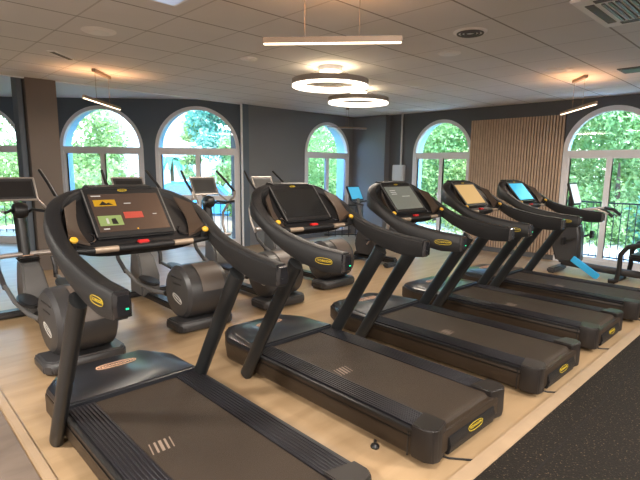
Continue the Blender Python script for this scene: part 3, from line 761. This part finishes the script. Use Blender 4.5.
# ------------------------------------------------------------------ lamps
def area(name, loc, size, power, col, direction=(0, 0, -1), sy=None, shape='RECTANGLE'):
    l = bpy.data.lights.new(name, 'AREA'); l.shape = shape; l.size = size; l.size_y = sy or size; l.energy = power; l.color = col
    o = bpy.data.objects.new(name, l); C.objects.link(o); o.location = loc
    o.rotation_euler = Vector(direction).to_track_quat('-Z', 'Y').to_euler(); return o
WARM = (1, .84, .68)
def pendant_bar(label, A, B, z, base_c, base_l, lit=True, zc=H, power=8, wires=None):
    A = Vector((*A, z)); B = Vector((*B, z)); c = (A + B) / 2; d = (B - A); L = d.length; d.normalize(); ang = math.atan2(d.y, d.x)
    r = thing('pendant_bar_lamp', label, 'pendant lamp', c, ang)
    MB().box((0, 0, .016), (L, .034, .036) if lit else (L, .02, .016)).build('lamp_body', M['steel'], r, bevel=.004)
    MB().box((0, 0, -.006), (L - .01, .028, .010) if lit else (L - .01, .016, .004)).build('diffuser', M['bar_emit'] if lit else M['whiteplastic'], r, bevel=.003)
    bl = base_l
    MB().box((0, 0, zc - z - .02), (bl, .05, .04)).build('ceiling_mount', M['steel'], r, bevel=.004)
    for s in (-1, 1): MB().tube([(s * bl * .42, 0, .02), (s * bl * .42, 0, zc - z - .03)], .0025, 6).build('wire', M['steel'], r)
    if lit:
        area('pendant_downlight', c + Vector((0, 0, -.025)), L * .9, power, WARM, (0, 0, -1), .04).rotation_euler = (0, 0, ang)
        o = area('pendant_uplight', c + Vector((0, 0, .055)), L * .6, power * .45, (1, .50, .22), (0, 0, 1), .04)
    return r
pendant_bar('longest lit bar lamp on two wires, hanging in front of the ring lamps', (1.99, 2.66), (2.57, 1.97), 2.405, 0, .42, power=10)
pendant_bar('small lit bar lamp hanging before the leftmost full arched window', (2.09, 6.45), (2.89, 7.38), 2.42, 0, .53, power=9)
pendant_bar('small lit bar lamp hanging near the slatted panel and the rightmost window', (7.40, 2.76), (6.52, 2.03), 2.42, 0, .40, power=9)
pendant_bar('thin unlit bar lamp hanging before the narrow arched window by the corner', (6.94, 7.15), (7.70, 6.74), 2.42, 0, .06, lit=False)
def ring_lamp(label, x, y, zb, R_, power):
    r = thing('ring_lamp', label, 'ceiling lamp', (x, y, zb), 0, 'round ring ceiling lamps')
    MB().lathe([(R_, .02), (R_, .085), (R_ - .02, .085), (R_ - .02, .075), (R_ - .105, .075), (R_ - .105, .06), (R_ - .02, .06), (R_ - .02, .02)], (0, 0, 0), 64, closed=True).build('lamp_body', M['lampshell'], r)
    MB().lathe([(R_ - .003, 0), (R_ - .003, .019), (R_ - .021, .019), (R_ - .021, .059), (R_ - .105, .059), (R_ - .105, .0)], (0, 0, 0), 64, closed=True).build('diffuser', M['ring_emit'], r)
    MB().lathe([(0, .0), (.13, .0), (.14, .01), (.14, .06), (0, .06)], (0, 0, H - zb - .06), 32).build('ceiling_mount', M['whiteplastic'], r)
    for k in range(3):
        a = k * 2 * PI / 3 + .4
        MB().tube([((R_ - .045) * math.cos(a), (R_ - .045) * math.sin(a), .08), (.10 * math.cos(a), .10 * math.sin(a), H - zb - .03)], .002, 6).build('wire', M['steel'], r)
    area('ring_downlight', (x, y, zb - .01), R_ * 1.8, power, (1, .88, .74), (0, 0, -1), shape='DISK')
    o = area('ring_uplight', (x, y, zb + .09), R_ * .5, power * .18, (1, .75, .45), (0, 0, 1), shape='DISK')
ring_lamp('larger lit ring lamp with its round ceiling mount, nearer than the other ring', 4.28, 4.36, 2.585, .47, 26)
ring_lamp('smaller-looking lit ring lamp hanging behind and right of the larger ring', 5.72, 5.20, 2.605, .47, 24)

# ceiling fittings in view
def disc(name, label, x, y, r1, m, dark=False, cat='ceiling vent'):
    r = thing(name, label, cat, (x, y, H))
    MB().lathe([(0, -.012), (r1 * .9, -.012), (r1, -.004), (r1, 0), (0, 0)], (0, 0, 0), 32).build('rim', M['whiteplastic'], r)
    mb = MB()
    if dark:
        for q in (.30, .52, .74): mb.torus((0, 0, -.014), r1 * q, .009, 28, 6)
        mb.build('vent_rings', M['ventdark'], r)
    else:
        MB().lathe([(0, -.016), (r1 * .6, -.016), (r1 * .6, -.010), (0, -.010)], (0, 0, 0), 28).build('cover', m, r)
    return r
t = thing('ceiling_panel_light', 'small pale blue-white square panel in the ceiling, cut by the top frame edge', 'ceiling light', (1.74, 3.50, H))
MB().box((0, 0, -.006), (.30, .30, .012)).build('frame', M['whiteplastic'], t); MB().box((0, 0, -.014), (.25, .25, .004)).build('diffuser', M['pale_panel'], t)
disc('ceiling_speaker', 'round pale flat disc in the ceiling tiles above the leftmost bar lamp', 1.74, 4.84, .15, M['whiteplastic'], cat='ceiling speaker')
disc('air_diffuser', 'round ceiling air diffuser with dark rings, right of the long bar lamp', 4.08, 2.37, .15, M['ventdark'], True)
disc('ceiling_speaker', 'faint round disc in the ceiling beyond the dark-ringed air diffuser', 4.64, 2.93, .12, M['whiteplastic'], cat='ceiling speaker')
disc('air_diffuser', 'round pale ceiling air diffuser just left of the right bar lamp', 6.30, 2.42, .15, M['whiteplastic'])
disc('ceiling_speaker', 'small round disc in the ceiling left of the larger ring lamp', 3.35, 4.75, .10, M['whiteplastic'], cat='ceiling speaker')
t = thing('slot_vent', 'short dark slot vent in the ceiling near the top left', 'ceiling vent', (1.80, 6.19, H), .78)
MB().box((0, 0, -.005), (.42, .09, .010)).build('frame', M['whiteplastic'], t); MB().box((0, 0, -.011), (.38, .05, .006)).build('slot', M['ventdark'], t)
t = thing('slot_vent', 'small dark square vent in the ceiling at the right edge above the rightmost window', 'ceiling vent', (6.85, 1.76, H))
MB().box((0, 0, -.005), (.34, .26, .010)).build('frame', M['ventdark'], t); MB().box((0, 0, -.011), (.26, .18, .006)).build('slot', M['black'], t)
t = thing('air_cassette', 'square ceiling air conditioner with pale grille in the top right corner', 'air conditioner', (4.25, 1.02, H))
MB().box((0, 0, -.012), (.84, .84, .024)).build('frame', M['whiteplastic'], t, bevel=.006)
mb = MB()
for k in range(12): mb.box((0, -.25 + k * .045, -.028), (.52, .022, .010))
mb.build('grille', M['greyplastic'], t)
mb = MB()
for s in (-1, 1): mb.box((s * .33, 0, -.026), (.06, .56, .006)); mb.box((0, s * .33, -.026), (.56, .06, .006))
mb.build('air_slot', M['ventdark'], t)
def panel(label, x, y, em=True):  # fill light added out of view, shaped like a ceiling panel
    r = thing('ceiling_panel_light', label, 'ceiling light', (x, y, H))
    MB().box((0, 0, -.008), (.60, .60, .016)).build('frame', M['whiteplastic'], r)
    MB().box((0, 0, -.018), (.54, .54, .006)).build('diffuser', M['fill_emit'], r)
    r['group'] = 'added fill panels out of view'
PW = 185
for x, y, pw in ((1.2, .6, .35), (-1.8, 3.6, 1.25), (3.6, -1.2, .5), (6.6, -1.2, .7), (.6, -3.0, .9), (-1.8, -.6, 1.2), (4.2, -3.2, 1.0)):
    lb = 'added square fill light panel over the open floor outside the view'
    panel(lb, x, y); area('fill_downlight', (x, y, H - .03), .5, PW * pw, (1, .93, .84))

# ------------------------------------------------------------------ outdoors
GZ = -.35
struct(MB().box((20, 20, GZ - .1), (140, 140, .2)).build('ground', M['lawn']))
struct(MB().prism([tuple(bayp(-9, 0, .46)[:2]), tuple(bayp(2, 0, .46)[:2]), tuple(bayp(2, 0, 4.5)[:2]), tuple(bayp(-9, 0, 4.5)[:2])], GZ, -.12).build('ground_terrace', M['terrace']))
struct(MB().box((XR + 2.2, 4, -.15), (3.6, 14, .2)).build('ground_balcony', M['terrace']))

def leaf_cloud(cs, n, size, rnd):
    """cs: list of (center, radii) blobs"""
    vs = []; fs = []
    w = [r[0] * r[1] * r[2] for c, r in cs]; tot = sum(w)
    for (c, r), ww in zip(cs, w):
        for _ in range(int(n * ww / tot)):
            d = Vector((rnd.gauss(0, 1), rnd.gauss(0, 1), rnd.gauss(0, 1))).normalized() * (rnd.random() ** .45)
            p_ = Vector((c[0] + d.x * r[0], c[1] + d.y * r[1], c[2] + d.z * r[2]))
            a = Vector((rnd.gauss(0, 1), rnd.gauss(0, 1), rnd.gauss(0, 1))).normalized(); b = a.cross(Vector((rnd.gauss(0, 1), rnd.gauss(0, 1), 1))).normalized()
            s = size * (.6 + .8 * rnd.random())
            o = len(vs); vs += [p_ - a * s, p_ + b * s * .5, p_ + a * s, p_ - b * s * .5]; fs.append((o, o + 1, o + 2, o + 3))
    return vs, fs
def tree(label, x, y, h, r, m, n=3500, size=.07, seed=1, low=.25, cat='tree', name='tree'):
    rnd = random.Random(seed); t = thing(name, label, cat, (x, y, GZ))
    MB().tube([(0, 0, 0), (.05, .03, h * .2), (-.03, .05, h * .42)], [.035 * r + .04, .03 * r + .02, .02], 8).build('trunk', M['trunk'], t)
    cs = []
    for k in range(16):
        a = rnd.random() * 2 * PI; q = rnd.random() ** .5 * r * .62
        zz = h * (low + (1 - low) * rnd.random() * .88)
        rr = r * (.34 + .28 * rnd.random())
        cs.append(((q * math.cos(a), q * math.sin(a), max(zz, rr * .7)), (rr, rr, rr * .8)))
    vs, fs = leaf_cloud(cs, n, size, rnd)
    me = bpy.data.meshes.new('foliage'); me.from_pydata([tuple(v) for v in vs], [], fs); me.materials.append(m)
    o = bpy.data.objects.new('foliage', me); C.objects.link(o); o.parent = t
    return t
def bay_at(px, depth):
    """ground point seen past the bay along a bearing"""
    tt = (px - 326.7) / 477.6; d = Vector((.6986 + .7155 * tt, .7155 - .6986 * tt, 0)); return d * depth
def T(label, px, depth, h, r, m, n, size, seed, **k):
    p_ = bay_at(px, depth); return tree(label, p_.x, p_.y, h, r, m, n, size, seed, **k)
# through the bay windows
T('pale green leafy tree outside the window at the left frame edge', -15, 15.5, 6.5, 2.3, M['leaf_light'], 9000, .085, 11, low=.08)
T('pale green leafy tree filling most of the leftmost full arched window', 82, 15, 6.5, 1.55, M['leaf_light'], 8000, .085, 12, low=.1)
T('low rounded pale shrub below the tree in the leftmost full arched window', 90, 12.6, 1.9, 1.3, M['leaf_light'], 3500, .07, 13, low=.1, cat='shrub', name='shrub')
T('teal green tree in the upper right of the second full arched window', 224, 16.5, 5.3, 1.3, M['leaf_teal'], 4200, .08, 14, low=.42)
T('yellow green shrub in the lower right of the second full arched window', 234, 14.5, 3.1, .75, M['leaf_mid'], 2600, .08, 15, low=.1, cat='shrub', name='shrub')
T('feathery thin sapling at the centre of the second full arched window', 194, 17, 4.0, .45, M['leaf_light'], 700, .09, 16, low=.4, name='sapling')
# palm
pp = bay_at(172, 20); t = thing('palm', 'small palm tree in the lower left of the second full arched window', 'palm tree', (pp.x, pp.y, GZ))
MB().tube([(0, 0, 0), (.05, 0, 1.2), (0, 0, 2.2)], [.10, .08, .07], 10).build('trunk', M['trunk'], t)
mb = MB()
for k in range(18):
    a = k * 2 * PI / 18; e = .5 + .5 * ((k * 7) % 5) / 5
    prev = None
    for j in range(7):
        q = j / 6; R_ = 1.15 * q; z = 2.2 + e * .9 * q - 1.5 * q * q * .8; wd = .17 * (1 - q) + .04
        c = Vector((R_ * math.cos(a), R_ * math.sin(a), z)); sd = Vector((-math.sin(a), math.cos(a), 0)) * wd
        cur = [c - sd, c + sd + Vector((0, 0, -.03))]
        if prev: mb.add([prev[0], prev[1], cur[1], cur[0]], [(0, 1, 2, 3)])
        prev = cur
mb.build('fronds', M['leaf_teal'], t)
# white buildings beyond
def building(label, px, depth, w, h, rows, cols, seed):
    p_ = bay_at(px, depth); r = thing('building', label, 'building', (p_.x, p_.y, GZ), -PI / 4 + .06)
    MB().box((0, 3, h / 2), (w, 6, h)).build('facade', M['facade'], r)
    for i in range(cols):
        for j in range(rows):
            x = -w / 2 + (i + .5) * w / cols; z = 1.6 + j * 2.9
            f = MB().box((x, -.03, z), (1.2, .10, 1.35)).build('window', M['white'], r); MB().box((x, -.09, z), (1.0, .04, 1.15)).build('pane', M['facade_glass'], f)
    for j in range(1, rows): MB().box((0, -.25, .35 + j * 2.9), (w, .5, .12)).build('balcony_ledge', M['facade'], r)
building('white apartment building seen at the right of the leftmost full arched window', 152, 34, 7.5, 14, 4, 3, 1)
building('low white building at the bottom of the second full arched window', 195, 44, 11, 5.2, 1, 5, 2)
# parked car, blue, low in the second bay window
def car(px, depth):
    p_ = bay_at(px, depth); r = thing('car', 'blue parked car low in the second full arched window', 'car', (p_.x, p_.y, GZ), -PI / 4)
    prof = [(-2.0, .35), (2.0, .35), (2.05, .75), (1.2, .92), (.6, 1.42), (-1.0, 1.45), (-1.7, .98), (-2.05, .85)]
    n = len(prof); mb = MB(); mb.add([(x, -.85, z) for x, z in prof] + [(x, .85, z) for x, z in prof], [tuple(range(n)), tuple(range(n, 2 * n))[::-1]] + [(i, (i + 1) % n, n + (i + 1) % n, n + i) for i in range(n)])
    mb.build('body', M['bagblue'], r, bevel=.08, segs=3)
    MB().prism([(-1.5, .98), (-.95, 1.36), (.52, 1.34), (1.0, .95)], -.87, -.855, Matrix.Rotation(PI / 2, 4, 'X') @ Matrix.Scale(-1, 4, (0, 0, 1))).build('side_window', M['facade_glass'], r)
    for x in (-1.3, 1.3):
        for y in (-.80, .80): MB().lathe([(0, -.1), (.33, -.1), (.33, .1), (0, .1)], (x, y, .33), 20, rotm('X', PI / 2)).build('wheel', M['black'], r)
car(206, 16.5)
# garden railing outside the bay
t = thing('garden_railing', 'low dark railing on the terrace outside the bay windows', 'railing', (0, 0, 0))
mb = MB(); mb.tube([bayp(-8.6, .75, 1.6), bayp(.8, .75, 1.6)], .02, 6); mb.tube([bayp(-8.6, .05, 1.6), bayp(.8, .05, 1.6)], .015, 6)
mb.build('top_rail', M['rail_iron'], t)
mb = MB()
for k in range(60): u = -8.6 + k * .16; mb.tube([bayp(u, -.12, 1.6), bayp(u, .75, 1.6)], .009, 5)
mb.build('bars', M['rail_iron'], t)
# beyond the back wall window and right wall windows: garden trees
GT = [(9.6, 11.8, 5.2, 1.7, 'leaf_mid', 21, 'dark green tree outside the narrow arched window by the corner'),
      (12.0, 12.6, 6.0, 2.2, 'leaf_mid', 22, 'mid green tree behind the dark one outside the corner window'),
      (13.0, 8.4, 5.6, 2.0, 'leaf_mid', 23, 'bright green tree filling the left half of the arched window left of the slats'),
      (14.5, 10.2, 6.0, 2.4, 'leaf_deep', 24, 'deep green tree behind, outside the arched window left of the slats'),
      (12.6, 6.2, 4.6, 1.9, 'leaf_light', 25, 'yellow green tree seen in the right half of the arched window left of the slats'),
      (13.2, 3.4, 5.2, 2.0, 'leaf_mid', 26, 'bright green tree outside the rightmost window, behind the white screen'),
      (15.0, 5.2, 6.5, 2.4, 'leaf_light', 27, 'tall yellow green tree behind, outside the left half of the rightmost window'),
      (13.4, .6, 5.2, 2.1, 'leaf_light', 28, 'light green tree outside the right half of the rightmost window'),
      (16.0, 2.0, 6.6, 2.6, 'leaf_mid', 29, 'tall bright green tree behind, outside the right half of the rightmost window'),
      (12.3, 1.9, 1.5, 1.1, 'leaf_teal', 30, 'low teal shrub behind the black balcony bars')]
for x, y, h, r_, mm, sd, lb in GT: tree(lb, x, y, h, r_, M[mm], 12000 if h > 2 else 5000, .062, sd, low=.06, name='tree' if h > 2 else 'shrub', cat='tree' if h > 2 else 'shrub')
hv = MB(); rnd = random.Random(5)
def hedge(label, a, b, h, th, m, n, seed):
    rnd = random.Random(seed); a = Vector((*a, 0)); b = Vector((*b, 0)); k = max(3, int((b - a).length / 1.2)); cs = []
    for i in range(k + 1):
        for zz in (.25, .7):
            c = a.lerp(b, i / k); cs.append(((c.x, c.y, GZ + h * zz), (1.1, 1.1, h * .36)))
    vs, fs = leaf_cloud(cs, n, .11, rnd); me = bpy.data.meshes.new('hedge'); me.from_pydata([tuple(v) for v in vs], [], fs); me.materials.append(m)
    o = bpy.data.objects.new('hedge', me); C.objects.link(o); tag(o, label, 'hedge')
hedge('tall green hedge closing off the garden beyond the windows of the right wall', (19, -3), (18, 14), 6.5, 1, M['leaf_mid'], 60000, 41)
hedge('dark green hedge beyond the narrow corner window', (13.5, 19.0), (19, 17), 5.0, 1, M['leaf_mid'], 12000, 42)
hedge('pale low hedge at the far edge of the terrace outside the bay', tuple(bay_at(-80, 21)[:2]), tuple(bay_at(100, 19)[:2]), 3.0, 1, M['leaf_light'], 12000, 43)
# balcony railing outside the right windows
t = thing('balcony_railing', 'black balcony railing of thin upright bars outside the rightmost window', 'railing', (XR + .62, 2.5, 0))
MB().tube([(0, -1.6, 1.06), (0, 1.6, 1.06)], .016, 6).build('top_rail', M['rail_iron'], t); MB().tube([(0, -1.6, .08), (0, 1.6, .08)], .014, 6).build('bottom_rail', M['rail_iron'], t)
for k in range(29): MB().tube([(0, -1.6 + k * .115, -.05), (0, -1.6 + k * .115, 1.06)], .008, 6).build('bar', M['rail_iron'], t)

# ------------------------------------------------------------------ daylight
w = bpy.data.worlds.new('world'); bpy.context.scene.world = w; w.use_nodes = True
nt = w.node_tree; bg = nt.nodes['Background']
sky = nt.nodes.new('ShaderNodeTexSky'); sky.sky_type = 'NISHITA'; sky.sun_disc = False; sky.sun_elevation = math.radians(48); sky.sun_rotation = math.radians(200); sky.air_density = 1.2; sky.dust_density = 1.5
tint = nt.nodes.new('ShaderNodeMix'); tint.data_type = 'RGBA'; tint.blend_type = 'MULTIPLY'; tint.inputs[0].default_value = 1; tint.inputs[7].default_value = (.78, .93, 1.14, 1)
nt.links.new(sky.outputs[0], tint.inputs[6]); nt.links.new(tint.outputs[2], bg.inputs['Color']); bg.inputs['Strength'].default_value = 2.2
sun = bpy.data.lights.new('sun', 'SUN'); sun.energy = 5; sun.angle = .02; sun.color = (1, .94, .84)
so_ = bpy.data.objects.new('sun', sun); C.objects.link(so_); so_.rotation_euler = Vector((.45, .35, -.95)).to_track_quat('-Z', 'Y').to_euler()
def portal(loc, nrm, sx, sy):
    l = bpy.data.lights.new('window_portal', 'AREA'); l.shape = 'RECTANGLE'; l.size = sx; l.size_y = sy; l.cycles.is_portal = True
    o = bpy.data.objects.new('window_portal', l); C.objects.link(o); o.location = loc; o.rotation_euler = Vector(nrm).to_track_quat('-Z', 'Y').to_euler()
for u in (-6.9, -4.505, -2.60): portal(bayp(u, 1.4, .44), -nb, 1.7, 2.8)
portal((7.93, YB + .39, 1.35), (0, -1, 0), 1.5, 2.7)
for y in (5.725, 2.5): portal((XR + .34, y, 1.35), (-1, 0, 0), 1.55, 2.7)

sc = bpy.context.scene
sc.view_settings.view_transform = 'Standard'; sc.view_settings.look = 'None'; sc.view_settings.exposure = 0.42; sc.view_settings.gamma = 1; sc.view_settings.use_curve_mapping = False
sc.cycles.use_denoising = True
sc.cycles.max_bounces = 8; sc.cycles.diffuse_bounces = 4; sc.cycles.transparent_max_bounces = 12; sc.cycles.sample_clamp_indirect = 6
sc.cycles.caustics_reflective = False; sc.cycles.caustics_refractive = False
